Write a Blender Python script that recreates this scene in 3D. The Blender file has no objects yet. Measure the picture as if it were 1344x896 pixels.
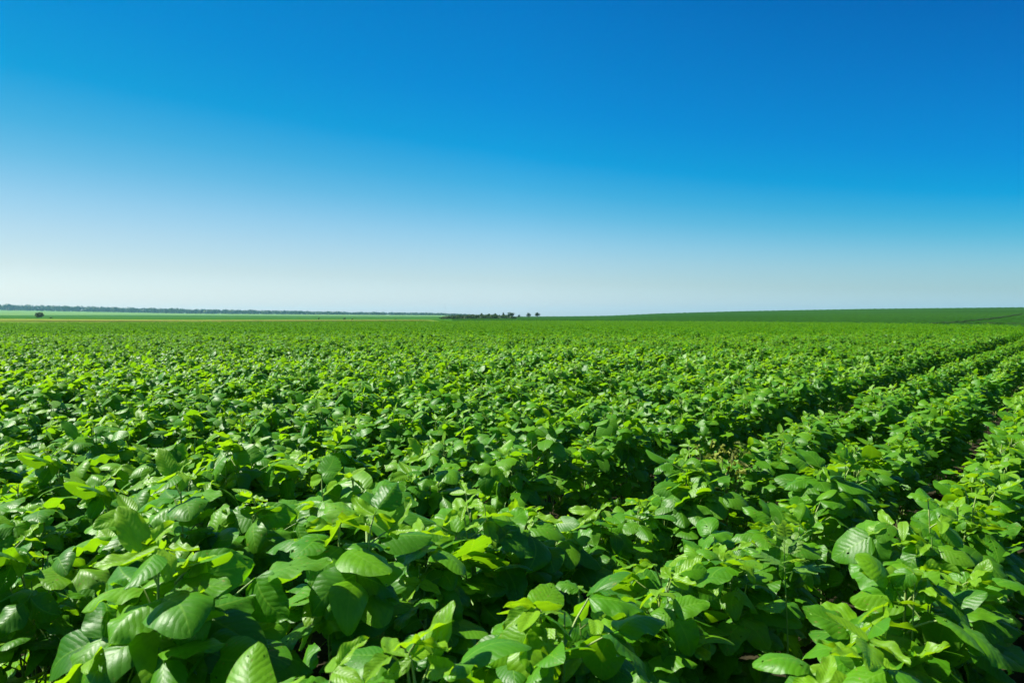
import bpy, bmesh, math, random
import numpy as np
from mathutils import Matrix, Vector, Euler

random.seed(7)
R = np.random.RandomState(11)
scene = bpy.context.scene
COL = scene.collection
EYE = 1.12
FPX = 1045.0                      # focal length of the photograph in pixels (28 mm on 36 mm)

# ----------------------------------------------------------------- helpers
def tag(o, label=None, cat=None, group=None, kind=None):
    if label: o['label'] = label
    if cat: o['category'] = cat
    if group: o['group'] = group
    if kind: o['kind'] = kind
    return o

def mesh_from(name, V, F, mats, UV=None, attrs=None, smooth=True, midx=None):
    me = bpy.data.meshes.new(name)
    V = np.asarray(V, dtype=np.float32)
    if isinstance(F, np.ndarray):
        n, k = F.shape
        me.vertices.add(len(V)); me.vertices.foreach_set('co', V.ravel())
        me.loops.add(n*k); me.loops.foreach_set('vertex_index', F.astype(np.int32).ravel())
        me.polygons.add(n)
        me.polygons.foreach_set('loop_start', np.arange(0, n*k, k, dtype=np.int32))
    else:
        me.from_pydata([tuple(map(float, v)) for v in V], [], [tuple(int(i) for i in f) for f in F])
    if UV is not None:
        uvl = me.uv_layers.new(name='UVMap')
        li = np.empty(len(me.loops), dtype=np.int32); me.loops.foreach_get('vertex_index', li)
        uvl.data.foreach_set('uv', np.asarray(UV, dtype=np.float32)[li].ravel())
    for k, a in (attrs or {}).items():
        at = me.attributes.new(k, 'FLOAT', 'POINT')
        at.data.foreach_set('value', np.asarray(a, dtype=np.float32))
    for m in mats: me.materials.append(m)
    if midx is not None:
        me.polygons.foreach_set('material_index', np.asarray(midx, dtype=np.int32))
    me.polygons.foreach_set('use_smooth', np.full(len(me.polygons), smooth))
    me.update(calc_edges=True); me.validate()
    return me

def obj(name, me, parent=None, M=None, link=True):
    o = bpy.data.objects.new(name, me)
    if link: COL.objects.link(o)
    if parent is not None: o.parent = parent
    if M is not None: o.matrix_local = M
    return o

def empty(name, loc=(0, 0, 0), rz=0.0, s=1.0):
    o = bpy.data.objects.new(name, None); COL.objects.link(o)
    o.empty_display_size = 0.1
    o.location = loc; o.rotation_euler = (0, 0, rz); o.scale = (s, s, s)
    return o

def tube(pts, radii, sides=5, tip=False):
    """tapered tube along a polyline; with tip=True it ends in one vertex"""
    pts = [Vector(p) for p in pts]
    V, F = [], []
    n = len(pts)
    prev = None
    for i, p in enumerate(pts):
        d = (pts[min(i+1, n-1)] - pts[max(i-1, 0)]).normalized()
        a = d.orthogonal().normalized() if prev is None else (prev - d*prev.dot(d)).normalized()
        prev = a
        b = d.cross(a)
        for k in range(sides):
            t = 2*math.pi*k/sides
            V.append(p + (a*math.cos(t) + b*math.sin(t))*radii[i])
    for i in range(n-1):
        for k in range(sides):
            k2 = (k+1) % sides
            F.append((i*sides+k, i*sides+k2, (i+1)*sides+k2, (i+1)*sides+k))
    if tip:
        V.append(pts[-1]); c = len(V)-1
        for k in range(sides):
            a, b = (n-1)*sides+k, (n-1)*sides+(k+1) % sides
            F.append((a, b, c, c))
    return np.array([tuple(v) for v in V]), np.array(F)

# ----------------------------------------------------------------- materials
def new_mat(name):
    m = bpy.data.materials.new(name); m.use_nodes = True
    nt = m.node_tree
    for n in list(nt.nodes): nt.nodes.remove(n)
    return m, nt, nt.nodes, nt.links

def N(nt, t, **kw):
    n = nt.nodes.new(t)
    for k, v in kw.items():
        if k.startswith('i_'):
            n.inputs[k[2:].replace('_', ' ')].default_value = v
        else: setattr(n, k, v)
    return n

def mth(nt, op, a, b=None, c=None, clamp=False):
    n = nt.nodes.new('ShaderNodeMath'); n.operation = op; n.use_clamp = clamp
    for i, x in enumerate((a, b, c)):
        if x is None: continue
        if isinstance(x, (int, float)): n.inputs[i].default_value = x
        else: nt.links.new(x, n.inputs[i])
    return n.outputs[0]

def mixc(nt, fac, a, b, blend='MIX'):
    n = nt.nodes.new('ShaderNodeMix'); n.data_type = 'RGBA'; n.blend_type = blend
    for sock, x in ((n.inputs[0], fac), (n.inputs[6], a), (n.inputs[7], b)):
        if isinstance(x, (int, float)): sock.default_value = x
        elif isinstance(x, tuple): sock.default_value = (*x, 1) if len(x) == 3 else x
        else: nt.links.new(x, sock)
    return n.outputs[2]

def ramp(nt, fac, stops):
    n = nt.nodes.new('ShaderNodeValToRGB')
    el = n.color_ramp.elements
    while len(el) < len(stops): el.new(0.5)
    for e, (p, c) in zip(el, stops):
        e.position = p; e.color = (*c, 1)
    if fac is not None: nt.links.new(fac, n.inputs[0])
    return n.outputs[0]

def smooth01(nt, x, lo, hi):
    n = nt.nodes.new('ShaderNodeMapRange'); n.interpolation_type = 'SMOOTHSTEP'
    nt.links.new(x, n.inputs[0]); n.inputs[1].default_value = lo; n.inputs[2].default_value = hi
    return n.outputs[0]

def leaf_material(name, stops, young, vein, under, trans_gain, rough=0.42, spec=0.45, trans=0.42, veins=True, bump=0.35, holes=False):
    m, nt, nd, L = new_mat(name)
    oi = N(nt, 'ShaderNodeObjectInfo'); at = N(nt, 'ShaderNodeAttribute', attribute_name='tone')
    ay = N(nt, 'ShaderNodeAttribute', attribute_name='young')
    tone = mth(nt, 'FRACT', mth(nt, 'ADD', oi.outputs['Random'], at.outputs['Fac']))
    base = ramp(nt, tone, stops)
    base = mixc(nt, ay.outputs['Fac'], base, young)
    tc = N(nt, 'ShaderNodeTexCoord')
    uvm = N(nt, 'ShaderNodeUVMap', uv_map='UVMap')
    off = N(nt, 'ShaderNodeCombineXYZ'); L.new(mth(nt, 'MULTIPLY', tone, 37.0), off.inputs[0]); L.new(mth(nt, 'MULTIPLY', tone, 91.0), off.inputs[1])
    lc = N(nt, 'ShaderNodeVectorMath', operation='ADD'); L.new(uvm.outputs[0], lc.inputs[0]); L.new(off.outputs[0], lc.inputs[1])
    ns = N(nt, 'ShaderNodeTexNoise'); ns.inputs['Scale'].default_value = 6; ns.inputs['Detail'].default_value = 4
    L.new(lc.outputs[0], ns.inputs['Vector'])
    base = mixc(nt, mth(nt, 'MULTIPLY', smooth01(nt, ns.outputs[0], .42, .68), .28), base, tuple(x*.62 for x in stops[1][1]))
    pn = N(nt, 'ShaderNodeTexNoise'); pn.inputs['Scale'].default_value = .22; pn.inputs['Detail'].default_value = 3
    L.new(oi.outputs['Location'], pn.inputs['Vector'])                     # stronger and weaker patches of the stand
    base = mixc(nt, mth(nt, 'MULTIPLY', smooth01(nt, pn.outputs[0], .38, .66), .5), base, tuple(x*y for x, y in zip(stops[1][1], (1.25, .95, .8))))
    hue = mth(nt, 'FRACT', mth(nt, 'MULTIPLY', tone, 7.31))
    base = mixc(nt, mth(nt, 'MULTIPLY', smooth01(nt, hue, .55, 1.0), .38), base, tuple(x*.5 + y for x, y in zip(stops[1][1], (.03, .065, .006))))
    sp = N(nt, 'ShaderNodeTexNoise'); sp.inputs['Scale'].default_value = 9; sp.inputs['Detail'].default_value = 2
    L.new(lc.outputs[0], sp.inputs['Vector'])
    base = mixc(nt, mth(nt, 'MULTIPLY', smooth01(nt, sp.outputs[0], .66, .71), smooth01(nt, hue, .35, .6)), base, (.17, .19, .03))
    bsdf = N(nt, 'ShaderNodeBsdfPrincipled')
    bsdf.inputs['Roughness'].default_value = rough
    bsdf.inputs['Specular IOR Level'].default_value = spec
    hgt = None
    if veins:
        uv = N(nt, 'ShaderNodeUVMap', uv_map='UVMap')
        sx = N(nt, 'ShaderNodeSeparateXYZ'); L.new(uv.outputs[0], sx.inputs[0])
        au = mth(nt, 'ABSOLUTE', mth(nt, 'MULTIPLY_ADD', sx.outputs[0], 2.0, -1.0))
        s = mth(nt, 'ADD', mth(nt, 'SUBTRACT', mth(nt, 'MULTIPLY', sx.outputs[1], 8.5), mth(nt, 'MULTIPLY', au, 2.3)), mth(nt, 'MULTIPLY', ns.outputs[0], .9))
        pp = mth(nt, 'PINGPONG', s, 0.5)
        line = mth(nt, 'SUBTRACT', 1.0, smooth01(nt, pp, 0.015, 0.09))
        mid = mth(nt, 'SUBTRACT', 1.0, smooth01(nt, au, 0.02, 0.06))
        vm = mth(nt, 'MAXIMUM', mth(nt, 'MULTIPLY', line, .22), mth(nt, 'MULTIPLY', mid, .6))
        base = mixc(nt, vm, base, vein)
        hgt = mth(nt, 'ADD', mth(nt, 'POWER', mth(nt, 'MULTIPLY', pp, 2.0), 0.6), mth(nt, 'MULTIPLY', ns.outputs[0], .6))
        bp = N(nt, 'ShaderNodeBump'); bp.inputs['Strength'].default_value = bump; bp.inputs['Distance'].default_value = 0.004
        L.new(hgt, bp.inputs['Height']); L.new(bp.outputs[0], bsdf.inputs['Normal'])
    geo = N(nt, 'ShaderNodeNewGeometry')
    base = mixc(nt, mth(nt, 'MULTIPLY', geo.outputs['Backfacing'], .55), base, under)
    L.new(base, bsdf.inputs['Base Color'])
    tr = N(nt, 'ShaderNodeBsdfTranslucent')
    L.new(mixc(nt, 1.0, base, trans_gain, 'MULTIPLY'), tr.inputs['Color'])
    mx = N(nt, 'ShaderNodeMixShader'); mx.inputs[0].default_value = trans
    L.new(bsdf.outputs[0], mx.inputs[1]); L.new(tr.outputs[0], mx.inputs[2])
    surf = mx.outputs[0]
    if holes:                                   # a few leaves are nibbled by insects
        hn = N(nt, 'ShaderNodeTexNoise'); hn.inputs['Scale'].default_value = 7; hn.inputs['Detail'].default_value = 1
        hv = N(nt, 'ShaderNodeVectorMath', operation='ADD'); hv.inputs[1].default_value = (5.3, 8.1, 2.2); L.new(lc.outputs[0], hv.inputs[0]); L.new(hv.outputs[0], hn.inputs['Vector'])
        hm = mth(nt, 'MULTIPLY', mth(nt, 'GREATER_THAN', hn.outputs[0], .73), mth(nt, 'GREATER_THAN', hue, .5))
        tp = N(nt, 'ShaderNodeBsdfTransparent'); m2 = N(nt, 'ShaderNodeMixShader')
        L.new(hm, m2.inputs[0]); L.new(surf, m2.inputs[1]); L.new(tp.outputs[0], m2.inputs[2]); surf = m2.outputs[0]
    out = N(nt, 'ShaderNodeOutputMaterial'); L.new(surf, out.inputs['Surface'])
    return m

LEAF_STOPS = [(0, (.033, .150, .004)), (.45, (.056, .212, .004)), (.8, (.090, .265, .004)), (1, (.14, .32, .005))]
M_LEAF = leaf_material('soybean_leaf', LEAF_STOPS, (.17, .34, .010), (.13, .30, .022), (.095, .22, .018), (2.35, 1.95, .3), rough=.44, spec=.34, bump=.16, trans=.45, holes=True)
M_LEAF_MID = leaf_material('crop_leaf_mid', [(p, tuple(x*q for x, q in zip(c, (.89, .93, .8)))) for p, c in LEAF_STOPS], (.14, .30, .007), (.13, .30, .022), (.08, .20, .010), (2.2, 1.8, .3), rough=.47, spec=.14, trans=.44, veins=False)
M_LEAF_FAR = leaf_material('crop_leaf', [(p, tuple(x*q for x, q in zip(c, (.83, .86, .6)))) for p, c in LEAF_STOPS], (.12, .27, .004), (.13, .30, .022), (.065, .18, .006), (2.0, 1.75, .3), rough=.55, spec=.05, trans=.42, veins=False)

def simple_mat(name, color, rough=0.6, spec=0.3, noise=None, color2=None, scale=8, bump=0.0, bdist=0.02, coord='Object', detail=5, lo=.35, hi=.65):
    m, nt, nd, L = new_mat(name)
    b = N(nt, 'ShaderNodeBsdfPrincipled'); b.inputs['Roughness'].default_value = rough
    b.inputs['Specular IOR Level'].default_value = spec
    if color2 is not None:
        tc = N(nt, 'ShaderNodeTexCoord')
        ns = N(nt, 'ShaderNodeTexNoise'); ns.inputs['Scale'].default_value = scale; ns.inputs['Detail'].default_value = detail
        L.new(tc.outputs[coord], ns.inputs['Vector'])
        L.new(mixc(nt, smooth01(nt, ns.outputs[0], lo, hi), color, color2), b.inputs['Base Color'])
        if bump:
            bp = N(nt, 'ShaderNodeBump'); bp.inputs['Strength'].default_value = bump; bp.inputs['Distance'].default_value = bdist
            L.new(ns.outputs[0], bp.inputs['Height']); L.new(bp.outputs[0], b.inputs['Normal'])
    else:
        b.inputs['Base Color'].default_value = (*color, 1)
    out = N(nt, 'ShaderNodeOutputMaterial'); L.new(b.outputs[0], out.inputs['Surface'])
    return m

M_STEM = simple_mat('soybean_stem', (.13, .24, .045), .55, .35, color2=(.20, .27, .07), scale=30)
M_SOIL = simple_mat('field_soil', (.012, .013, .007), .95, .03, color2=(.030, .026, .014), scale=14, bump=.8, bdist=.03)
M_BARK = simple_mat('tree_bark', (.06, .045, .035), .9, .1, color2=(.11, .085, .065), scale=3)
M_DRY = leaf_material('withered_leaf', [(0, (.11, .15, .018)), (.4, (.08, .16, .014)), (.75, (.20, .22, .035)), (1, (.38, .40, .09))],
                      (.1, .2, .02), (.22, .24, .06), (.16, .17, .05), (1.3, 1.4, .7), rough=.7, spec=.2, trans=.3)
M_DEAD = leaf_material('dead_leaf', [(0, (.30, .12, .05)), (.5, (.34, .15, .06)), (.8, (.36, .16, .06)), (1, (.38, .18, .07))],
                       (.3, .15, .05), (.25, .12, .05), (.3, .16, .08), (1.3, 1.2, .8), rough=.8, spec=.2, trans=.25)
M_WEED = leaf_material('weed_leaf', [(0, (.07, .20, .02)), (.5, (.09, .24, .02)), (.8, (.12, .27, .02)), (1, (.15, .30, .03))],
                       (.14, .3, .02), (.16, .3, .06), (.1, .22, .06), (2.2, 1.9, .5))

# ----------------------------------------------------------------- soybean leaflets
def leaflet_params(k, young=False):
    r = random.Random(100 + k + (1000 if young else 0))
    return dict(W=r.uniform(.66, .88) if not young else r.uniform(.42, .60),
                droop=r.uniform(.1, 1.5) if not young else r.uniform(-.3, .7),
                fold=r.uniform(-.5, .14) if not young else r.uniform(.15, .75),
                wave=r.uniform(.0, .06), wph=r.uniform(0, 6.28), wn=r.choice((2, 2.5, 3)),
                twist=r.uniform(-.3, .3), bend=r.uniform(-.12, .12), peak=r.uniform(.6, .76), cup=r.uniform(-.5, .1))

def leaflet(P, nv, nu, stalk=0.0):
    """unit-length leaflet: base at the origin, tip along +X, upper face +Z. verts, quads, uv"""
    s_ = np.linspace(0, 1, nv+1); vs = .45*s_ + .55*(1-np.cos(math.pi*s_))/2; dv = np.diff(vs)
    # centre line
    L0 = 1.0
    ang = 0.25*P['droop'] - P['droop']*vs**1.15
    cx = np.concatenate([[0], np.cumsum(np.cos((ang[1:]+ang[:-1])/2)*dv)])
    cz = np.concatenate([[0], np.cumsum(np.sin((ang[1:]+ang[:-1])/2)*dv)])
    cy = P['bend']*np.sin(vs*math.pi)
    f = np.sin(math.pi*np.clip(vs, 0, 1)**P['peak'])**.52 * (1 - .08*vs)
    f = np.where(vs < .5, np.maximum(f, .0), f)
    w = P['W']/2*f
    us = np.linspace(-1, 1, nu+1)
    V = np.zeros((nv+1, nu+1, 3)); UV = np.zeros((nv+1, nu+1, 2))
    for i, v in enumerate(vs):
        tw = P['twist']*v
        for j, u in enumerate(us):
            a = P['fold'] + P['cup']*(abs(u)-.5)
            yy = u*w[i]*math.cos(a)
            zz = abs(u)*w[i]*math.sin(a) + P['wave']*u*u*math.sin(P['wn']*6.28*v + P['wph'] + (1.2 if u > 0 else 0))
            if nu >= 6:   # blade swells a little between the side veins
                zz += .0012*math.sin(6.28*(8.5*v - 2.3*abs(u)))*min(1, 3*abs(u))*(1-abs(u)**4)*math.sin(math.pi*v)
            y2 = yy*math.cos(tw) - zz*math.sin(tw); z2 = yy*math.sin(tw) + zz*math.cos(tw)
            nx, nz = -math.sin(ang[i]), math.cos(ang[i])
            V[i, j] = (stalk + cx[i] + nx*z2, cy[i] + y2, cz[i] + nz*z2)
            UV[i, j] = ((u+1)/2, v)
    idx = np.arange((nv+1)*(nu+1)).reshape(nv+1, nu+1)
    F = np.stack([idx[:-1, :-1], idx[1:, :-1], idx[1:, 1:], idx[:-1, 1:]], -1).reshape(-1, 4)
    V = V.reshape(-1, 3); UV = UV.reshape(-1, 2)
    if stalk > 0:                      # short stalk of the middle leaflet, joined to its base
        n0 = len(V); h = .007
        V = np.vstack([V, [(0, -h, 0), (0, h, 0), (stalk+.03, -h, .006), (stalk+.03, h, .006), (0, 0, -h), (stalk+.03, 0, -h)]])
        UV = np.vstack([UV, np.full((6, 2), .5)])
        F = np.vstack([F, [(n0, n0+2, n0+3, n0+1), (n0, n0+4, n0+5, n0+2), (n0+1, n0+3, n0+5, n0+4)]])
    return V, F, UV

NM, NY = 26, 8
POOL = {}
for res, (nv, nu) in dict(hi=(14, 8), mid=(7, 4), low=(4, 2), far=(3, 2)).items():
    for st in (0, 1):
        POOL[res, st] = [leaflet(leaflet_params(k), nv, nu, .16*st) for k in range(NM)] + \
                        [leaflet(leaflet_params(k, True), nv, nu, .16*st) for k in range(NY)]
LEAF_MESH = {}
def leaflet_mesh(k, st):
    if (k, st) not in LEAF_MESH:
        V, F, UV = POOL['hi', st][k]
        LEAF_MESH[k, st] = mesh_from('leaflet', V, F, [M_LEAF], UV, dict(tone=np.zeros(len(V)), young=np.full(len(V), 1.0 if k >= NM else 0.0)))
    return LEAF_MESH[k, st]

# ----------------------------------------------------------------- a soybean plant as numbers
def frame(p, az, pitch, roll):
    return Matrix.Translation(p) @ Matrix.Rotation(az, 4, 'Z') @ Matrix.Rotation(pitch, 4, 'Y') @ Matrix.Rotation(roll, 4, 'X')

FACE_DIR = Vector((-.45, -.48, .74)).normalized()
def plant_desc(seed, nleaf=34, big=1.0, spread=1.0):
    r = random.Random(seed)
    H = r.uniform(.53, .63)
    lean = r.uniform(0, .05); la = r.uniform(0, 6.28)
    def main(z): return Vector((math.cos(la)*lean*(z/.5)**1.5, math.sin(la)*lean*(z/.5)**1.5, z))
    axes = [[main(H*t) for t in (0, .2, .4, .6, .8, 1)]]
    b0 = r.uniform(0, 6.28)
    for q in range(3):
        ba = b0 + q*2.09 + r.uniform(-.5, .5); z0 = r.uniform(.05, .16); rr = r.uniform(.03, .075)*spread; zt = H*r.uniform(.78, 1.02)
        c = main(z0)
        axes.append([c + Vector((math.cos(ba)*rr*math.sin(t*1.57), math.sin(ba)*rr*math.sin(t*1.57), (zt-z0)*t)) for t in (0, .15, .35, .6, .8, 1)])
    leaves = []
    for i in range(nleaf):
        ax = axes[0] if i % 5 < 2 else axes[1 + i % 3]
        f = ((i+.5)/nleaf)
        f = .05 + .95*f**.78
        x = f*(len(ax)-1); k = min(int(x), len(ax)-2)
        p0 = ax[k].lerp(ax[k+1], x-k)
        az = i*2.4 + r.uniform(-.6, .6)
        top = f > .9
        Lp = (.115*(1-.5*f) + r.uniform(-.02, .04)) if not top else r.uniform(.02, .06)
        Lp *= spread
        el = math.radians(r.uniform(25, 62) if not top else r.uniform(35, 80))
        d = Vector((math.cos(az)*math.cos(el), math.sin(az)*math.cos(el), math.sin(el)))
        mid = p0 + d*Lp*.5 + Vector((0, 0, Lp*.05)); p1 = p0 + d*Lp
        d2 = Vector((math.cos(az), math.sin(az), math.sin(el)*.6))
        pts = [p0, mid, p1]
        blade = az + r.uniform(-.7, .7)
        pitch = math.radians(r.uniform(-40, 42) if not top else r.uniform(-55, 15))
        size = big*(r.uniform(.088, .132) if not top else r.uniform(.055, .09))
        if f < .4: size *= .85
        M = frame(p1, blade, pitch, math.radians(r.uniform(-30, 30)))
        nz = (M.to_3x3() @ Vector((0, 0, 1))).normalized()      # leaves turn a little leftward and towards the camera, to show their faces
        q = nz.rotation_difference(FACE_DIR); q = q.slerp(q.copy() if False else __import__('mathutils').Quaternion(), 1 - r.uniform(.0, .42))
        M = Matrix.Translation(p1) @ q.to_matrix().to_4x4() @ Matrix.Translation(-p1) @ M
        lf = []
        for s in (0, 1, -1):
            yk = top and r.random() < .75
            k = NM + r.randrange(NY) if yk else r.randrange(NM)
            m = Matrix.Rotation(s*math.radians(r.uniform(55, 85)) + r.uniform(-.12, .12), 4, 'Z') @ \
                Matrix.Rotation(math.radians(r.uniform(-22, 48)), 4, 'Y') @ Matrix.Rotation(math.radians(r.uniform(-28, 28)), 4, 'X') @ \
                Matrix.Scale(size*(1 if s == 0 else r.uniform(.78, .95)), 4)
            lf.append((k, 1 if s == 0 else 0, m, r.random()))
        leaves.append(dict(pts=pts, M=M, lf=lf))
    return dict(axes=axes, leaves=leaves)

def stem_mesh(D, sides=6):
    Vs, Fs, n = [], [], 0
    for a, ax in enumerate(D['axes']):
        r0 = .0048 if a == 0 else .0034
        V, F = tube(ax, [r0*(1-.12*i) for i in range(len(ax))], sides)
        Vs.append(V); Fs.append(F+n); n += len(V)
    return mesh_from('stem', np.vstack(Vs), np.vstack(Fs), [M_STEM])

def xf(M, V):
    A = np.array(M)
    return V @ A[:3, :3].T + A[:3, 3]

def leaf_arrays(lv, res, sides=4, stalk=True, local=False):
    """one trifoliate leaf: three leaflets + its stalk, in plant space (or in the leaf's own)"""
    Vs, Fs, UVs, T, Y, mi, n = [], [], [], [], [], [], 0
    Mi = Matrix.Identity(4) if local else lv['M']
    for k, st, m, tone in lv['lf']:
        V, F, UV = POOL[res, st][k]
        Vs.append(xf(Mi @ m, V)); Fs.append(F+n); UVs.append(UV); n += len(V)
        T.append(np.full(len(V), tone*.35)); Y.append(np.full(len(V), 1.0 if k >= NM else 0.0)); mi.append(np.zeros(len(F)))
    if stalk:
        pts = lv['pts']
        if local: inv = lv['M'].inverted(); pts = [inv @ p for p in pts]
        V, F = tube(pts, [.0021, .0017, .0013], sides, tip=True)
        Vs.append(V); Fs.append(F+n); UVs.append(np.full((len(V), 2), .5)); n += len(V)
        T.append(np.zeros(len(V))); Y.append(np.zeros(len(V))); mi.append(np.ones(len(F)))
    return [np.vstack(Vs), np.vstack(Fs), np.vstack(UVs), np.concatenate(T), np.concatenate(Y), np.concatenate(mi)]

def weld(me, d=.0002):
    bm = bmesh.new(); bm.from_mesh(me)
    bmesh.ops.remove_doubles(bm, verts=bm.verts, dist=d)
    bm.to_mesh(me); bm.free()
    return me

def merged_plant(D, res, sides=3, stalk=True):
    Vs, Fs, UVs, T, Y, mi, n = [], [], [], [], [], [], 0
    rr = random.Random(len(D['leaves'])*7 + int(D['leaves'][0]['lf'][0][3]*1e6))
    for lv in D['leaves']:
        a = leaf_arrays(lv, res, sides, stalk)
        Vs.append(a[0]); Fs.append(a[1]+n); UVs.append(a[2]); T.append(a[3] + rr.random()); Y.append(a[4]); mi.append(a[5]); n += len(a[0])
    if stalk:
        for a, ax in enumerate(D['axes']):
            V, F = tube(ax, [(.0048 if a == 0 else .0034)*(1-.12*i) for i in range(len(ax))], sides)
            Vs.append(V); Fs.append(F+n); UVs.append(np.full((len(V), 2), .5)); n += len(V)
            T.append(np.zeros(len(V))); Y.append(np.zeros(len(V))); mi.append(np.ones(len(F)))
    return [np.vstack(Vs), np.vstack(Fs), np.vstack(UVs), np.concatenate(T), np.concatenate(Y), np.concatenate(mi)]

def arr_mesh(name, a, lm=None):
    F = a[1]
    return mesh_from(name, a[0], F, [lm or M_LEAF, M_STEM], a[2], dict(tone=a[3], young=a[4]), midx=a[5])

# ----------------------------------------------------------------- the rows of the field
ROW_ANG = math.atan(.716)                       # rows run forward and to the right
DR = np.array([math.sin(ROW_ANG), math.cos(ROW_ANG)]); DP = np.array([math.cos(ROW_ANG), -math.sin(ROW_ANG)])
ROW, STEP = .53, .20

def edge(u):                                    # where the bean field ends, in metres ahead, by direction
    return float(np.interp(u, [-1.3, -.64, -.4, -.165, 0, .1, .218, .452, .643, .8, 1.2], [66, 74, 84, 100, 112, 110, 97, 72, 47, 38, 28]))

def low(ri, x, y):                              # the first rows stand a little lower farther on
    t = min(1, max(0, (DR[0]*x + DR[1]*y - .8)/1.3))
    return 1 - t*{0: .07, 1: .15, 2: .16}.get(ri, 0)
def swell(x, y):                                # gentle unevenness of the stand
    return 1 + .06*math.sin(x*.9+1.3)*math.sin(y*.7+.4) + .035*math.sin(x*2.1-.6)*math.cos(y*1.7) + .02*math.sin(x*.31)*math.sin(y*.23)

near, rest = [], []                             # (x, y, row, dist)
for ri in range(-6, 420):
    d = -.25 - ROW*ri + {0: -.03, 1: .01, 2: .03}.get(ri, -.09 if ri > 2 else 0)
    s = -30.0
    rowr = random.Random(500 + ri)
    s0 = rowr.uniform(0, STEP)
    smax = 160
    for q in range(int((smax - s)/STEP)):
        ss = s + s0 + q*STEP + rowr.uniform(-.06, .06)
        dd = d + rowr.gauss(0, .022)
        jump = rowr.random()
        x = DR[0]*ss + DP[0]*dd; y = DR[1]*ss + DP[1]*dd
        dist = math.hypot(x, y)
        if y < -.5 and dist > 3: continue
        if dist < .42: continue
        if y > 24: break
        if abs(x) > .68*max(y, 0) + 2.4: continue
        if jump < .035: continue                # a few plants never came up
        inview = y > .45 and abs(x)/y < .66 + .16/y
        (near if inview else rest).append((x, y, ri, dist, rowr.random(), rowr.random()))
near.sort(key=lambda t: t[3])
N_IND, N_FULL = 300, 64
rest += near[N_IND:]; near = near[:N_IND]

ORD = ['zeroth', 'first', 'second', 'third', 'fourth', 'fifth', 'sixth', 'seventh', 'eighth', 'ninth', 'tenth', 'eleventh', 'twelfth', 'thirteenth',
       'fourteenth', 'fifteenth', 'sixteenth', 'seventeenth', 'eighteenth', 'nineteenth', 'twentieth', 'twenty-first', 'twenty-second', 'twenty-third',
       'twenty-fourth', 'twenty-fifth', 'twenty-sixth', 'twenty-seventh', 'twenty-eighth', 'twenty-ninth', 'thirtieth'] + ['thirty-%s' % w for w in
       ('first', 'second', 'third', 'fourth', 'fifth', 'sixth', 'seventh', 'eighth', 'ninth')]
ORD += ['fortieth'] + ['forty-%s' % w for w in ('first', 'second', 'third', 'fourth', 'fifth', 'sixth', 'seventh', 'eighth', 'ninth')]

rows = {}
for i, t in enumerate(near): rows.setdefault(t[2], []).append((DR[0]*t[0]+DR[1]*t[1], i))
place_in_row = {}
row_rank = {r: k+1 for k, r in enumerate(sorted(rows))}
for r_, l in rows.items():
    for k, (s, i) in enumerate(sorted(l)): place_in_row[i] = (row_rank[r_], k+1, len(l))

def plant_label(i, full):
    rk, k, n = place_in_row[i]
    look = 'large-leaved' if full else 'leafy'
    rown = 'rightmost crop row' if rk == 1 else '%s crop row from the right' % ORD[rk]
    pos = 'at the near end of' if k == 1 else '%s from the near end of' % ORD[k]
    return '%s soybean plant %s the %s' % (look, pos, rown)

GROUP = 'soybean plants in the near rows of the field'

def build_plant(D, full):
    root = empty('soybean_plant')
    obj('stem', stem_mesh(D), root)
    for lv in D['leaves']:
        if full:                                # leaf stalk > three leaflets
            inv = lv['M'].inverted()
            V, F = tube([inv @ p for p in lv['pts']], [.0023, .0018, .0015], 6, tip=True)
            st = obj('leaf_stalk', mesh_from('leaf_stalk', V, F, [M_STEM]), root, lv['M'])
            for k, s, m, tone in lv['lf']:
                obj('leaflet', leaflet_mesh(k, s), st, m)
        else:                                   # leaf = three leaflets joined at the tip of their stalk
            a = leaf_arrays(lv, 'mid', 4, True, local=True)
            obj('leaf', weld(arr_mesh('leaf', a)), root, lv['M'])
    return root

def copy_tree(o, parent=None):
    c = o.copy(); COL.objects.link(c)
    if parent is not None:
        c.parent = parent; c.matrix_parent_inverse = o.matrix_parent_inverse
    for ch in kids.get(o.name, ()): copy_tree(ch, c)
    return c

N_PF, N_PH = 18, 12
DESCS = [plant_desc(40+k, 38, .98, .9) for k in range(N_PF)]
protoF = [build_plant(DESCS[k], True) for k in range(N_PF)]
protoH = [build_plant(plant_desc(140+k, 40, .80, .82), False) for k in range(N_PH)]
kids = {}
for o in COL.objects:
    if o.parent: kids.setdefault(o.parent.name, []).append(o)
used = set()
pr = random.Random(3)
for i, (x, y, ri, dist, ra, rb) in enumerate(near):
    full = i < N_FULL
    protos = protoF if full else protoH
    p = protos[i % len(protos)]
    if p.name in used: o = copy_tree(p)
    else: o = p; used.add(p.name)
    s = swell(x, y)*(.90 + .17*ra)*low(ri, x, y)*(.93 if dist < 1.15 else 1)
    o.location = (x, y, 0); o.rotation_euler = (pr.gauss(0, .06), pr.gauss(0, .06), (rb-.5)*1.7); o.scale = (s/low(ri, x, y)**.6, s/low(ri, x, y)**.6, s)
    tag(o, plant_label(i, full), 'soybean plant', GROUP)

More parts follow.
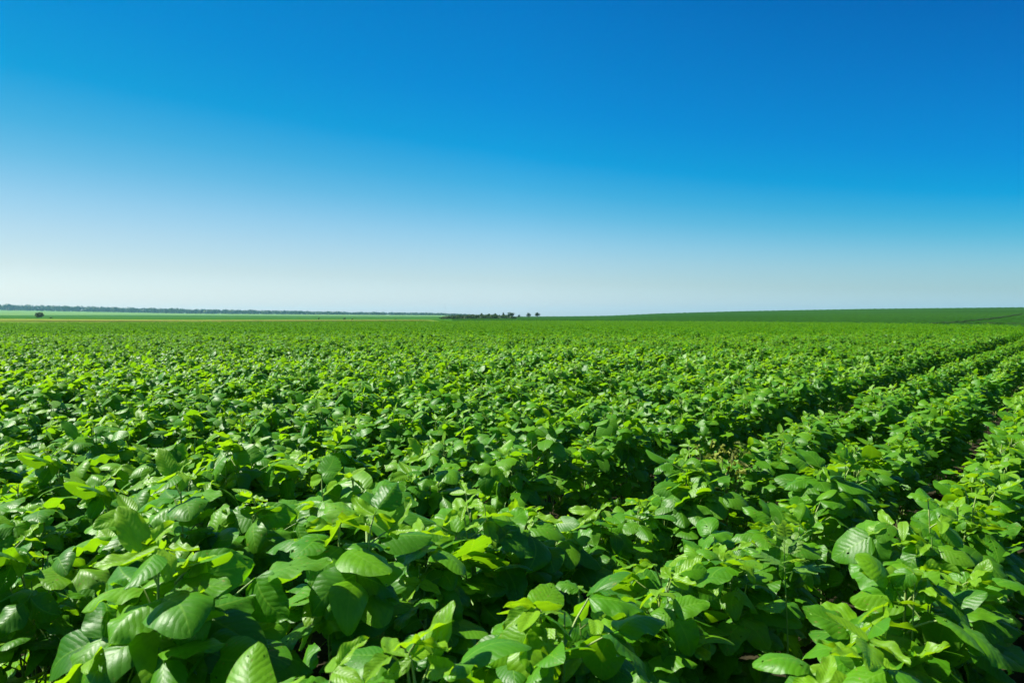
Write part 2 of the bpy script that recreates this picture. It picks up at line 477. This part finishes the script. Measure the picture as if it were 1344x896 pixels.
# the rest of the crop: one object that scatters plants along the same rows
proto_col = bpy.data.collections.new('crop_clumps')
def proto(me):
    o = bpy.data.objects.new('crop_clump', me); proto_col.objects.link(o); return o
n_mid = n_low = 10; n_far = 8
for k in range(n_mid): proto(arr_mesh('crop_plant', merged_plant(plant_desc(240+k, 40, .70, .75), 'mid')))
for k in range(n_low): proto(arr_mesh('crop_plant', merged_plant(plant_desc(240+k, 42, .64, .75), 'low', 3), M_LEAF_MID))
def clump(seed):
    r = random.Random(seed); parts = []
    for q in range(7):
        a = merged_plant(plant_desc(900 + r.randrange(40), 26, .60, .8), 'far', 3, False)
        ca, sa = math.cos(r.uniform(0, 6.28)), 0
        t = r.uniform(-.85, .85) - (math.pi/2 - ROW_ANG); Rm = np.array(((math.cos(t), -math.sin(t), 0), (math.sin(t), math.cos(t), 0), (0, 0, 1)))
        V = (a[0] @ Rm.T)*r.uniform(.9, 1.08) + np.array(((q-3)*.215 + r.uniform(-.05, .05), r.uniform(-.04, .04), 0))
        parts.append([V] + a[1:3] + [a[3] + r.random()] + a[4:])
    n = 0; out = [[] for _ in range(6)]
    for a in parts:
        for j in range(6): out[j].append(a[j] + n if j == 1 else a[j])
        n += len(a[0])
    return [np.vstack(out[0]), np.vstack(out[1]), np.vstack(out[2]), np.concatenate(out[3]), np.concatenate(out[4]), np.concatenate(out[5])]
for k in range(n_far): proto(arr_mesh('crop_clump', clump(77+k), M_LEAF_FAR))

P, A_rot, A_s, A_v = [], [], [], []
for x, y, ri, dist, ra, rb in rest:
    P.append((x, y, 0)); A_rot.append((rb-.5)*1.7); A_s.append(swell(x, y)*(.88+.2*ra)*low(ri, x, y))
    A_v.append(int(ra*9999) % n_mid + (0 if dist < 13 else n_mid))
rr = random.Random(99)
for ri in range(-130, 420):
    d = -.34 - ROW*ri
    s = -20.0 + rr.uniform(0, 1.5)
    while s < 190:
        x = DR[0]*s + DP[0]*d + rr.gauss(0, .03); y = DR[1]*s + DP[1]*d
        s += 1.5
        if y < 24.0: continue
        u = x/y
        if abs(u) > .72 + 2/y: continue
        if y > edge(u): continue
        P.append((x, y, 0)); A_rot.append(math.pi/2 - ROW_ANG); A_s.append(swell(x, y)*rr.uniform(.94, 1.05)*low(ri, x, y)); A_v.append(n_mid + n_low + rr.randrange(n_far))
me = bpy.data.meshes.new('soybean_crop')
me.vertices.add(len(P)); me.vertices.foreach_set('co', np.array(P, dtype=np.float32).ravel())
for nm, arr, ty in (('rot', A_rot, 'FLOAT'), ('siz', A_s, 'FLOAT'), ('variant', A_v, 'INT')):
    at = me.attributes.new(nm, ty, 'POINT'); at.data.foreach_set('value', np.array(arr, dtype=np.float32 if ty == 'FLOAT' else np.int32))
crop = obj('soybean_crop', me)
tag(crop, 'dense green soybean crop stretching in rows to the far field edge', 'crop', kind='stuff')
ng = bpy.data.node_groups.new('crop_scatter', 'GeometryNodeTree')
ng.interface.new_socket('Geometry', in_out='INPUT', socket_type='NodeSocketGeometry')
ng.interface.new_socket('Geometry', in_out='OUTPUT', socket_type='NodeSocketGeometry')
gi = ng.nodes.new('NodeGroupInput'); go = ng.nodes.new('NodeGroupOutput')
ip = ng.nodes.new('GeometryNodeInstanceOnPoints'); ci = ng.nodes.new('GeometryNodeCollectionInfo')
ci.inputs['Collection'].default_value = proto_col
ci.inputs['Separate Children'].default_value = True; ci.inputs['Reset Children'].default_value = True
def named(n, ty):
    a = ng.nodes.new('GeometryNodeInputNamedAttribute'); a.data_type = ty; a.inputs['Name'].default_value = n
    return a.outputs['Attribute']
cx = ng.nodes.new('ShaderNodeCombineXYZ'); ng.links.new(named('rot', 'FLOAT'), cx.inputs['Z'])
er = ng.nodes.new('FunctionNodeEulerToRotation'); ng.links.new(cx.outputs[0], er.inputs[0])
ng.links.new(gi.outputs[0], ip.inputs['Points']); ng.links.new(ci.outputs[0], ip.inputs['Instance'])
ip.inputs['Pick Instance'].default_value = True
ng.links.new(named('variant', 'INT'), ip.inputs['Instance Index'])
ng.links.new(er.outputs[0], ip.inputs['Rotation']); ng.links.new(named('siz', 'FLOAT'), ip.inputs['Scale'])
ng.links.new(ip.outputs[0], go.inputs[0])
md = crop.modifiers.new('crop_scatter', 'NODES'); md.node_group = ng

# ----------------------------------------------------------------- terrain and the fields beyond
UK = [-1.3, -.9, -.64, -.4, -.165, -.09, -.05, .07, .12, .19, .29, .45, .643, .9, 1.3]
YK = [0, 130, 250, 400, 500, 800, 1100, 1500]    # column 0 is "just past the bean field"
HP = [                                           # height of the land, as the angle it shows at from the eye
 [421.0, 417.0, 414.2, 411.2, 410.4, 406.5, 404.0, 402.0],
 [421.0, 417.6, 415.0, 412.8, 411.8, 408.0, 405.6, 404.0],
 [421.2, 418.3, 416.0, 414.2, 413.2, 409.5, 407.2, 406.0],
 [421.6, 419.6, 417.6, 416.0, 415.2, 413.0, 411.6, 411.0],
 [421.0, 419.7, 418.0, 417.0, 416.4, 414.6, 413.2, 413.0],
 [420.6, 419.6, 418.0, 416.8, 416.2, 414.8, 413.6, 413.4],
 [420.4, 419.3, 417.4, 415.6, 415.6, 415.4, 415.2, 415.2],
 [420.0, 419.0, 417.0, 415.0, 415.2, 415.8, 416.2, 416.5],
 [420.0, 418.8, 416.4, 414.4, 414.6, 415.6, 416.2, 416.5],
 [420.6, 417.6, 414.0, 411.2, 411.4, 413.4, 415.0, 416.0],
 [421.2, 416.4, 411.6, 408.3, 408.5, 411.0, 413.0, 414.6],
 [422.4, 414.8, 408.8, 405.3, 405.5, 408.4, 411.0, 413.0],
 [425.4, 412.6, 406.4, 403.2, 403.4, 406.6, 409.6, 412.0],
 [426.0, 411.0, 404.0, 401.0, 401.2, 405.0, 408.6, 411.0],
 [426.0, 409.5, 402.0, 399.0, 399.2, 403.5, 407.6, 410.4]]
def land(u, y):
    e = edge(u)
    yk = [e + 14] + YK[1:]
    if yk[0] > 124: yk[0] = 124
    ps = [np.interp(math.log(y), np.log(yk), row) for row in HP]
    p = float(np.interp(u, UK, ps))
    z = EYE + (416-p)/FPX*y
    if u > -.075: z += y*.0002*(math.sin(u*733) + math.sin(u*311+y*.21) + math.sin(u*1279+y*.13))*min(1, max(0, u*8))
    t = min(1, max(0, (y - e)/14)); t = t*t*(3-2*t)
    return z*t

def band(name, u0, u1, lo, hi, mat, ny=24, nu=90, power=1.0):
    us = np.linspace(u0, u1, nu+1)
    V, F = [], []
    for u in us:
        a, b = lo(u), hi(u)
        for j in range(ny+1):
            y = a*(b/a)**(j/ny)
            V.append((u*y, y, land(u, y)))
    for i in range(nu):
        for j in range(ny):
            k = i*(ny+1)+j
            F.append((k, k+ny+1, k+ny+2, k+1))
    return obj(name, mesh_from(name, V, np.array(F), [mat]))

def field_mat(name, c1, c2, stripes=0.0, scale=.05, fine=2.5, rough=.9, bump=.6, c3=None):
    m, nt, nd, L = new_mat(name)
    tc = N(nt, 'ShaderNodeTexCoord')
    n1 = N(nt, 'ShaderNodeTexNoise'); n1.inputs['Scale'].default_value = scale; n1.inputs['Detail'].default_value = 4
    n2 = N(nt, 'ShaderNodeTexNoise'); n2.inputs['Scale'].default_value = fine; n2.inputs['Detail'].default_value = 3
    L.new(tc.outputs['Object'], n1.inputs['Vector']); L.new(tc.outputs['Object'], n2.inputs['Vector'])
    base = mixc(nt, smooth01(nt, n1.outputs[0], .35, .65), c1, c2)
    base = mixc(nt, mth(nt, 'MULTIPLY', smooth01(nt, n2.outputs[0], .4, .62), .65), base, c3 or tuple(x*.5 for x in c1))
    b = N(nt, 'ShaderNodeBsdfPrincipled'); b.inputs['Roughness'].default_value = rough; b.inputs['Specular IOR Level'].default_value = .0
    L.new(base, b.inputs['Base Color'])
    bp = N(nt, 'ShaderNodeBump'); bp.inputs['Strength'].default_value = bump; bp.inputs['Distance'].default_value = .25
    L.new(n2.outputs[0], bp.inputs['Height']); L.new(bp.outputs[0], b.inputs['Normal'])
    out = N(nt, 'ShaderNodeOutputMaterial'); L.new(b.outputs[0], out.inputs['Surface'])
    return m

M_HILL = field_mat('hill_crop', (.015, .056, .006), (.022, .072, .008), scale=.018, fine=1.1)
M_STUB = field_mat('stubble', (.12, .17, .03), (.17, .20, .04), scale=.02, fine=.6, c3=(.08, .14, .02))
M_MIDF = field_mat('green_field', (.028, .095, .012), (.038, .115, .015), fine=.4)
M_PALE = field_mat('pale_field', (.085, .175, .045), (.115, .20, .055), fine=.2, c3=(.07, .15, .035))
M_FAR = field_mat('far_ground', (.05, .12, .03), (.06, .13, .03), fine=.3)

US = -.075
B1 = lambda u: float(np.interp(u, [-1.3, -.64, -.4, -.165, -.11, US], [120, 132, 128, 138, 132, edge(US) + .5]))
B2 = lambda u: float(np.interp(u, [-1.3, -.64, -.4, -.165, US], [440, 470, 700, 760, 760]))
FARY = 1480
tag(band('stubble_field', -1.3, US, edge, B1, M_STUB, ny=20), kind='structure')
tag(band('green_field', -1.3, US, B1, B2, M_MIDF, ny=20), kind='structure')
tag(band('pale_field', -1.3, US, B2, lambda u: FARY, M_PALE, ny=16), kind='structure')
tag(band('hill_field', US, 1.3, edge, lambda u: FARY, M_HILL, ny=90, nu=420), kind='structure')
# soil under the beans
V, F = [], []
us = np.linspace(-1.3, 1.3, 61)
for u in us:
    e = edge(u)
    for y in (3.0, 8, 20, e): V.append((u*y, y, 0))
for i in range(60):
    for j in range(3):
        k = i*4+j; F.append((k, k+4, k+5, k+1))
n0 = len(V)
V += [(-60, -40, 0), (60, -40, 0), (60, 3.0, 0), (-60, 3.0, 0)]
F.append((n0, n0+1, n0+2, n0+3))
tag(obj('field_soil', mesh_from('field_soil', V, F, [M_SOIL], smooth=False)), kind='structure')
g = 2200
tag(obj('ground', mesh_from('ground', [(-g, -200, -.3), (g, -200, -.3), (g, 2300, -.3), (-g, 2300, -.3)], np.array([(0, 1, 2, 3)]), [M_FAR])), kind='structure')

def strip(name, pts, width, mat, lift=.06):
    """a track laid over the land: centre line given as (u, y)"""
    P3 = []
    for (u0, y0), (u1, y1) in zip(pts[:-1], pts[1:]):
        for q in range(12): t = q/12; P3.append((u0+(u1-u0)*t, y0*(y1/y0)**t))
    P3.append(pts[-1])
    V, F = [], []
    for i, (u, y) in enumerate(P3):
        a = P3[max(i-1, 0)]; b = P3[min(i+1, len(P3)-1)]
        d = np.array((b[0]*b[1]-a[0]*a[1], b[1]-a[1])); d /= np.linalg.norm(d); nrm = np.array((-d[1], d[0]))
        for s in (-1, 1):
            p = np.array((u*y, y)) + nrm*s*width/2
            V.append((p[0], p[1], land(p[0]/p[1], p[1]) + lift))
    for i in range(len(P3)-1): F.append((2*i, 2*i+1, 2*i+3, 2*i+2))
    return obj(name, mesh_from(name, V, np.array(F), [mat]))
M_TRACK = simple_mat('track_earth', (.010, .014, .008), .95, .05, color2=(.018, .022, .010), scale=.5)

def y_at(u, p, lo=60, hi=420):                  # distance at which the land shows at that angle
    best = min(np.linspace(lo, hi, 200), key=lambda y: abs(416-(land(u, y)-EYE)*FPX/y - p))
    return float(best)
trk = [((px-672)/FPX, y_at((px-672)/FPX, py)) for px, py in ((1222, 425), (1262, 422.6), (1300, 418.2), (1330, 413.8), (1375, 409.0))]
tag(strip('field_track', trk, .42, M_TRACK), kind='structure')
trk2 = [((px-672)/FPX, edge((px-672)/FPX) + 14.5) for px in (1236, 1290, 1344, 1420)]
tag(strip('field_track', trk2, .4, M_TRACK), kind='structure')
# earth along the left edge of the beans, its shadow put into the brown
trk3 = [((px-672)/FPX, edge((px-672)/FPX) + 13) for px in (-120, 60, 200, 330, 450, 560)]
M_EARTH_SHADE = simple_mat('earth_shade', (.05, .045, .010), .95, .02, color2=(.085, .065, .015), scale=.4)
tag(strip('earth_shade_strip', trk3, 3.2, M_EARTH_SHADE, .08), kind='structure')

# ----------------------------------------------------------------- trees and bushes
M_TREE = leaf_material('tree_foliage', [(0, (.012, .038, .010)), (.4, (.018, .050, .012)), (.8, (.024, .062, .013)), (1, (.032, .075, .015))],
                       (.05, .1, .02), (.05, .1, .02), (.04, .08, .03), (1.8, 1.7, .6), rough=.6, spec=.2, trans=.3, veins=False)
M_WILLOW = leaf_material('willow_foliage', [(0, (.035, .085, .035)), (.4, (.05, .11, .045)), (.8, (.06, .13, .05)), (1, (.075, .15, .06))],
                       (.05, .1, .02), (.05, .1, .02), (.06, .11, .05), (1.6, 1.6, .9), rough=.6, spec=.2, trans=.3, veins=False)
def crown_mesh(seed, w, h, z0, n=420, lobes=9, leaf=.5, shape=1.0):
    r = np.random.RandomState(seed)
    C = []
    for k in range(lobes):
        a = r.uniform(0, 6.28); t = r.uniform(0, 1)
        rad = (w/2)*.55*math.sqrt(r.uniform(0, 1))*(1-.5*t*shape)
        C.append((math.cos(a)*rad, math.sin(a)*rad, z0 + h*(.22+.58*t), (w/2)*r.uniform(.42, .62)*(1-.35*t*shape)))
    V, F, T = [], [], []
    for q in range(n):
        c = C[r.randint(lobes)]
        d = r.normal(size=3); d /= np.linalg.norm(d)
        p = np.array(c[:3]) + d*c[3]*r.uniform(.55, 1.08)*np.array((1, 1, min(1, h/w*1.1)))
        p[2] = min(max(p[2], z0), z0+h)
        nrm = d + r.normal(size=3)*.5; nrm /= np.linalg.norm(nrm)
        a = np.cross(nrm, r.normal(size=3)); a /= np.linalg.norm(a); b = np.cross(nrm, a)
        s = leaf*r.uniform(.6, 1.3); k = len(V)
        V += [p - a*s, p - b*s*.6 + nrm*s*.15, p + a*s, p + b*s*.6 + nrm*s*.15]; F.append((k, k+1, k+2, k+3)); T += [r.uniform(0, 1)]*4
    V = np.array(V)
    return mesh_from('crown', V, np.array(F), [M_TREE], np.zeros((len(V), 2)), dict(tone=np.array(T), young=np.zeros(len(V))))

def trunk_mesh(h, r0, seed):
    r = random.Random(seed)
    pts = [(r.uniform(-.1, .1)*t*h*.2, r.uniform(-.1, .1)*t*h*.2, h*t) for t in (0, .25, .5, .75, 1)]
    pts[0] = (0, 0, -.15)
    Vs, Fs = tube(pts, [r0, r0*.8, r0*.65, r0*.5, r0*.25], 8); Vs = [Vs]; Fs = [Fs]; n = len(Vs[0])
    for k in range(5):
        a = k*1.3 + r.random(); b = h*r.uniform(.35, .7); l = h*r.uniform(.25, .4)
        V, F = tube([(0, 0, b), (math.cos(a)*l*.4, math.sin(a)*l*.4, b+l*.5), (math.cos(a)*l*.7, math.sin(a)*l*.7, b+l)], [r0*.4, r0*.25, r0*.08], 5)
        Vs.append(V); Fs.append(F+n); n += len(V)
    return mesh_from('trunk', np.vstack(Vs), np.vstack(Fs), [M_BARK])

def px_tree(name, px, wpx, top, y, label, cat, group, seed, trunk=.25, leaf=None, n=420, shape=1.0, base=None, mat=None):
    u = (px-672)/FPX; z = land(u, y) if base is None else base
    w = wpx/FPX*y; ztop = EYE + (416-top)/FPX*y; h = ztop - z
    root = empty(name, (u*y, y, z))
    cm = crown_mesh(seed, w*1.3, h*(1-trunk), h*trunk, n, leaf=leaf or max(w, h)*.07, shape=shape)
    if mat: cm.materials[0] = mat
    obj('crown', cm, root)
    obj('trunk', trunk_mesh(h*.8, max(.05, h*.028), seed), root)
    tag(root, label, cat, group)
    return root

BY = 205                                        # the copse stands beyond the field edge
G1 = 'trees along the copse'
for a in [
    ('tree', 621, 4.5, 411.6, 'small thin tree rising above the left half of the dark copse', 61, .35),
    ('tree', 631.5, 4.5, 410.6, 'slim small tree above the copse, second of its five thin trees', 62, .35),
    ('tree', 641.5, 5, 411.2, 'short small tree above the middle of the dark copse, third of five', 63, .35),
    ('tree', 650, 5, 410.3, 'slim tree above the copse, fourth of its five thin trees', 64, .35),
    ('poplar_tree', 660.3, 4.2, 409.6, 'narrow upright tree just left of the big round tree over the copse', 65, .2),
    ('tree', 670.5, 10, 408.2, 'large round-crowned tree at the right end of the dark copse', 66, .25),
    ('bush', 681, 4.5, 412.6, 'low small bush on the skyline just right of the copse', 67, .1),
    ('tree', 693.8, 6, 409.8, 'left one of the two round trees standing apart right of the copse', 68, .2),
    ('tree', 705.6, 8, 409.2, 'right one of the two round trees standing apart right of the copse', 69, .2)]:
    nm, px, w, top, lab, sd, tr = a
    px_tree(nm, px, w, top, BY+28 if px < 676 else BY+60, lab, 'bush' if nm == 'bush' else 'tree', G1, sd, tr)
px_tree('tree', 50.5, 13.5, 409.4, 180, 'lone rounded green tree in the pale field at far left', 'tree', None, 71, .06, n=700, shape=.5, mat=M_WILLOW)
G2 = 'small dark bushes along the far field edge'
for px, w, top, lab, sd in ((67.5, 4.2, 415.6, 'small dark bush beside the lone round tree at far left', 72), (418.5, 3.2, 416.6, 'tiny dark bush on the pale field edge, left of two close bushes', 73),
        (452, 4.6, 416.4, 'largest dark bush on the field edge left of the copse', 74), (462.5, 3.6, 418.0, 'low faint bush just right of the largest edge bush', 75), (519, 2.6, 418.2, 'tiny dark bush on the field edge nearest the copse', 76)):
    px_tree('bush', px, w, top, 165 if px < 100 else 140, lab, 'bush', G2, sd, .05, n=200, shape=.4)

# the copse itself: one tangled belt of shrubs
r = np.random.RandomState(5); V, F, T = [], [], []
for k in range(150):
    px = r.uniform(583, 674); t = (px-583)/91
    y = BY + r.uniform(-4, 24)
    u = (px-672)/FPX; z = land(u, y)
    envelope = float(np.interp(px, [581, 586, 592, 605, 640, 660, 670, 676], [2, 4.5, 5.2, 5.8, 6.2, 5.4, 4.2, 1.5]))
    h = envelope/FPX*y*r.uniform(.65, 1.08)*.88; w = r.uniform(1.6, 3.2)
    for q in range(55):
        d = r.normal(size=3); d /= np.linalg.norm(d)
        p = np.array((u*y, y, z + h*.45)) + d*np.array((w*.5, w*.5, h*.5))*r.uniform(.6, 1.1)
        p[2] = max(p[2], z-.1)
        nrm = d + r.normal(size=3)*.5; nrm /= np.linalg.norm(nrm)
        a = np.cross(nrm, r.normal(size=3)); a /= np.linalg.norm(a); b = np.cross(nrm, a); s = r.uniform(.16, .32); kk = len(V)
        V += [p-a*s, p-b*s*.6, p+a*s, p+b*s*.6]; F.append((kk, kk+1, kk+2, kk+3)); T += [r.uniform(0, 1)]*4
V = np.array(V)
cp = obj('copse', mesh_from('copse', V, np.array(F), [M_TREE], np.zeros((len(V), 2)), dict(tone=np.array(T), young=np.zeros(len(V)))))
tag(cp, 'dark tangled belt of shrubs on the field edge at the centre of the horizon', 'copse', kind='stuff')

# the wood on the skyline, far left
r = np.random.RandomState(8); V, F, T = [], [], []
def wood_clump(x, y, z, h, w, nq=46):
    for q in range(nq):
        d = r.normal(size=3); d /= np.linalg.norm(d)
        p = np.array((x, y, z + h*.5)) + d*np.array((w*.5, w*.5, h*.5))*r.uniform(.7, 1.08); p[2] = max(p[2], z-.3)
        nrm = d + r.normal(size=3)*.4; nrm /= np.linalg.norm(nrm)
        a = np.cross(nrm, r.normal(size=3)); a /= np.linalg.norm(a); b = np.cross(nrm, a); s = r.uniform(.6, 1.5); kk = len(V)
        V.extend([p-a*s, p-b*s*.7, p+a*s, p+b*s*.7]); F.append((kk, kk+1, kk+2, kk+3)); T.extend([r.uniform(0, 1)]*4)
for k in range(900):
    px = r.uniform(-140, 640); u = (px-672)/FPX; y = 1100 + r.uniform(-10, 150)
    hp = float(np.interp(px, [-140, 0, 120, 254, 400, 520, 640], [9.5, 8.2, 7.6, 6.4, 4.6, 3.4, 2.4]))
    h = hp/FPX*1100*r.uniform(.72, 1.08); wood_clump(u*y, y, land(u, y), h, r.uniform(6, 12))
V = np.array(V)
wd = obj('far_wood', mesh_from('far_wood', V, np.array(F), [M_TREE], np.zeros((len(V), 2)), dict(tone=np.array(T), young=np.zeros(len(V)))))
tag(wd, 'long blue-green wood along the skyline at the left', 'wood', kind='stuff')

# a faint mast on the skyline left of the copse
M_STEEL = simple_mat('mast_steel', (.35, .37, .38), .5, .5)
u = (584.3-672)/FPX; y = 1180; zb = land(u, y)
mast = empty('mast', (u*y, y, zb))
V, F = tube([(0, 0, -1), (0, 0, 7), (0, 0, 17)], [.16, .12, .06], 6)
obj('pole', mesh_from('pole', V, F, [M_STEEL]), mast)
V, F = tube([(0, 0, 15.5), (0, 0, 17.5)], [.2, .2], 8)
obj('antenna', mesh_from('antenna', V, F, [M_STEEL]), mast)
tag(mast, 'faint thin mast above the far wood, left of the copse', 'mast')

# ----------------------------------------------------------------- odd plants among the beans
def ground_at(px, py, z):
    y = (EYE - z)*FPX/(py-416); return ((px-672)/FPX*y, y)
# withered plant
x, y = ground_at(948, 588, .58)
wp = empty('withered_plant', (x, y, 0), s=.9)
r = random.Random(21)
Vs, Fs, n = [], [], 0
for k in range(9):
    a = k*.7 + r.uniform(-.3, .3); l = r.uniform(.05, .13); zt = r.uniform(.46, .63)
    V, F = tube([(0, 0, 0), (math.cos(a)*l*.3, math.sin(a)*l*.3, zt*.6), (math.cos(a)*l, math.sin(a)*l, zt)], [.004, .003, .0012], 5)
    Vs.append(V); Fs.append(F+n); n += len(V)
obj('stem', mesh_from('stem', np.vstack(Vs), np.vstack(Fs), [simple_mat('dry_stem', (.20, .17, .06), .8, .2)]), wp)
dry = []
for k in range(6):
    q = leaflet_params(300+k); q.update(droop=r.uniform(1.2, 2.6), fold=r.uniform(.5, 1.0), twist=r.uniform(-1.5, 1.5), wave=.1, W=.55)
    V, F, UV = leaflet(q, 10, 6); dry.append(mesh_from('leaf', V, F, [M_DRY], UV))
for k in range(46):
    a = r.uniform(0, 6.28); rad = .12*math.sqrt(r.random()); z = r.uniform(.44, .66)
    obj('leaf', dry[k % 6], wp, frame((math.cos(a)*rad, math.sin(a)*rad, z), r.uniform(0, 6.28), r.uniform(-.9, 1.2), r.uniform(-1, 1)) @ Matrix.Scale(r.uniform(.03, .075), 4))
tag(wp, 'withered plant with crumpled yellow-brown leaves standing between the green rows', 'withered plant')
# weed with small feathery leaves
x, y = ground_at(1035, 690, .62)
we = empty('weed', (x, y, 0), s=.93)
V, F = tube([(0, 0, 0), (.01, .01, .35), (.0, .02, .62)], [.003, .0025, .0012], 5)
obj('stem', mesh_from('stem', V, F, [M_STEM]), we)
q = leaflet_params(5, True); q.update(W=.55, droop=.5, fold=.25)
wl = leaflet(q, 8, 4)
parts = []; 
def weed_leaf():
    Vs, Fs, UVs, n = [], [], [], 0
    for j in range(7):
        s = 0 if j == 6 else (1 if j % 2 else -1); t = (.03 + .022*(j//2)) if j < 6 else .1
        m = Matrix.Translation((t, 0, 0)) @ Matrix.Rotation(s*.9, 4, 'Z') @ Matrix.Scale(.05, 4)
        Vs.append(xf(m, wl[0])); Fs.append(wl[1]+n); UVs.append(wl[2]); n += len(wl[0])
    V, F = tube([(0, 0, 0), (.05, 0, .002), (.1, 0, 0)], [.0012, .001, .0007], 4)
    Vs.append(V); Fs.append(F+n); UVs.append(np.full((len(V), 2), .5))
    return mesh_from('leaf', np.vstack(Vs), np.vstack(Fs), [M_WEED], np.vstack(UVs))
wm = weed_leaf()
for k in range(8):
    f = k/7; p = (.005*f, .02*f, .54+.08*f)
    obj('leaf', wm, we, frame(p, k*2.4, math.radians(-10-50*f), 0) @ Matrix.Scale(.85-.35*f, 4))
tag(we, 'pale green weed with small feathery leaves at the edge of the right furrow', 'weed')
# fallen dead leaf
x, y = ground_at(1134, 752, .01)
q = leaflet_params(12); q.update(droop=1.8, fold=.5, twist=.6)
V, F, UV = leaflet(q, 12, 6)
dl = obj('dead_leaf', mesh_from('dead_leaf', V*.08, F, [M_DEAD], UV))
dl.location = (x, y, .03); dl.rotation_euler = (.2, -.2, .6)
tag(dl, 'curled orange-brown dead leaf lying in the dark right furrow', 'dead leaf')

# ----------------------------------------------------------------- haze
hz, nt, nd, L = new_mat('haze')
pv = N(nt, 'ShaderNodeVolumePrincipled'); pv.inputs['Density'].default_value = .00016
pv.inputs['Color'].default_value = (.30, .74, 1, 1); pv.inputs['Anisotropy'].default_value = .25
out = N(nt, 'ShaderNodeOutputMaterial'); L.new(pv.outputs[0], out.inputs['Volume'])
x0, x1, y0, y1, z0, z1 = -2210, 2210, -210, 2310, -1.3, 27
V = [(x0, y0, z0), (x1, y0, z0), (x1, y1, z0), (x0, y1, z0), (x0, y0, z1), (x1, y0, z1), (x1, y1, z1), (x0, y1, z1)]
F = [(3, 2, 1, 0), (4, 5, 6, 7), (0, 1, 5, 4), (1, 2, 6, 5), (2, 3, 7, 6), (3, 0, 4, 7)]
tag(obj('haze', mesh_from('haze', V, F, [hz], smooth=False)), 'thin pale haze over the fields', 'haze', kind='stuff')

# ----------------------------------------------------------------- sky, sun, camera
EL, AZ = 52.0, -80.0                            # sun: height, degrees right of straight ahead (negative = left)
w = bpy.data.worlds.new('World'); scene.world = w; w.use_nodes = True
nt = w.node_tree; bg = nt.nodes['Background']
sky = nt.nodes.new('ShaderNodeTexSky'); sky.sky_type = 'NISHITA'; sky.sun_disc = False
sky.sun_elevation = math.radians(EL); sky.sun_rotation = math.radians(AZ)
tc = nt.nodes.new('ShaderNodeTexCoord'); sx = nt.nodes.new('ShaderNodeSeparateXYZ'); nt.links.new(tc.outputs['Generated'], sx.inputs[0])
# a polarised, saturated sky: paler low down and towards the sun
ex = mth(nt, 'EXPONENT', mth(nt, 'ADD', mth(nt, 'MULTIPLY', sx.outputs[0], .65), mth(nt, 'MULTIPLY', mth(nt, 'MULTIPLY', sx.outputs[0], sx.outputs[0]), .3)))
t = mth(nt, 'MULTIPLY', sx.outputs[2], ex, clamp=True)
K = 2.6
STOPS = [(0, (1.80, 2.22, 2.85)), (.017, (1.50, 1.84, 2.42)), (.045, (1.17, 1.42, 1.72)), (.06, (1.05, 1.34, 1.62)), (.075, (.95, 1.29, 1.56)), (.1, (.73, 1.22, 1.50)), (.133, (.38, 1.10, 1.41)),
         (.16, (.18, 1.02, 1.38)), (.2, (.01, .91, 1.38)), (.26, (.0, .79, 1.4)), (.36, (.0, .70, 1.35)), (.47, (.0, .60, 1.25)), (.75, (.25, .7, 1.1)), (1, (.4, .8, 1.0))]
rc = ramp(nt, t, [(p, tuple(c/K for c in cc)) for p, cc in STOPS])
vm = nt.nodes.new('ShaderNodeVectorMath'); vm.operation = 'MULTIPLY'
nt.links.new(sky.outputs[0], vm.inputs[0]); nt.links.new(mixc(nt, 1.0, rc, ramp(nt, mth(nt, 'MULTIPLY_ADD', sx.outputs[0], .5, .5), [(.23, (.94, .86, .80)), (.5, (1, 1, 1)), (.6, (.90, .97, .99)), (.77, (.72, .9, .96))]), 'MULTIPLY'), vm.inputs[1])
vs = nt.nodes.new('ShaderNodeVectorMath'); vs.operation = 'SCALE'; vs.inputs['Scale'].default_value = K*2**-.35
nt.links.new(vm.outputs[0], vs.inputs[0]); nt.links.new(vs.outputs[0], bg.inputs[0])
EXPO = 1.35
bg.inputs[1].default_value = .05

sl = bpy.data.lights.new('sun', 'SUN'); sl.energy = 5.0; sl.angle = math.radians(.5); sl.color = (1, .95, .86)
so = bpy.data.objects.new('sun', sl); COL.objects.link(so)
sd = Vector((math.cos(math.radians(EL))*math.sin(math.radians(AZ)), math.cos(math.radians(EL))*math.cos(math.radians(AZ)), math.sin(math.radians(EL))))
so.rotation_euler = sd.to_track_quat('Z', 'Y').to_euler()

cam = bpy.data.cameras.new('camera'); co = bpy.data.objects.new('camera', cam); COL.objects.link(co); scene.camera = co
cam.lens = 28; cam.sensor_width = 36; cam.clip_start = .02; cam.clip_end = 8000
co.location = (0, 0, EYE); co.rotation_euler = (math.radians(90-1.75), 0, 0)
cam.dof.use_dof = True; cam.dof.focus_distance = 4.0; cam.dof.aperture_fstop = 11

vsn = scene.view_settings; vsn.view_transform = 'Standard'; vsn.look = 'None'; vsn.exposure = EXPO; vsn.gamma = 1
scene.render.engine = 'CYCLES'
cy = scene.cycles
cy.max_bounces = 8; cy.diffuse_bounces = 4; cy.glossy_bounces = 2; cy.transmission_bounces = 4; cy.volume_bounces = 0
cy.use_denoising = True; cy.caustics_reflective = False; cy.caustics_refractive = False
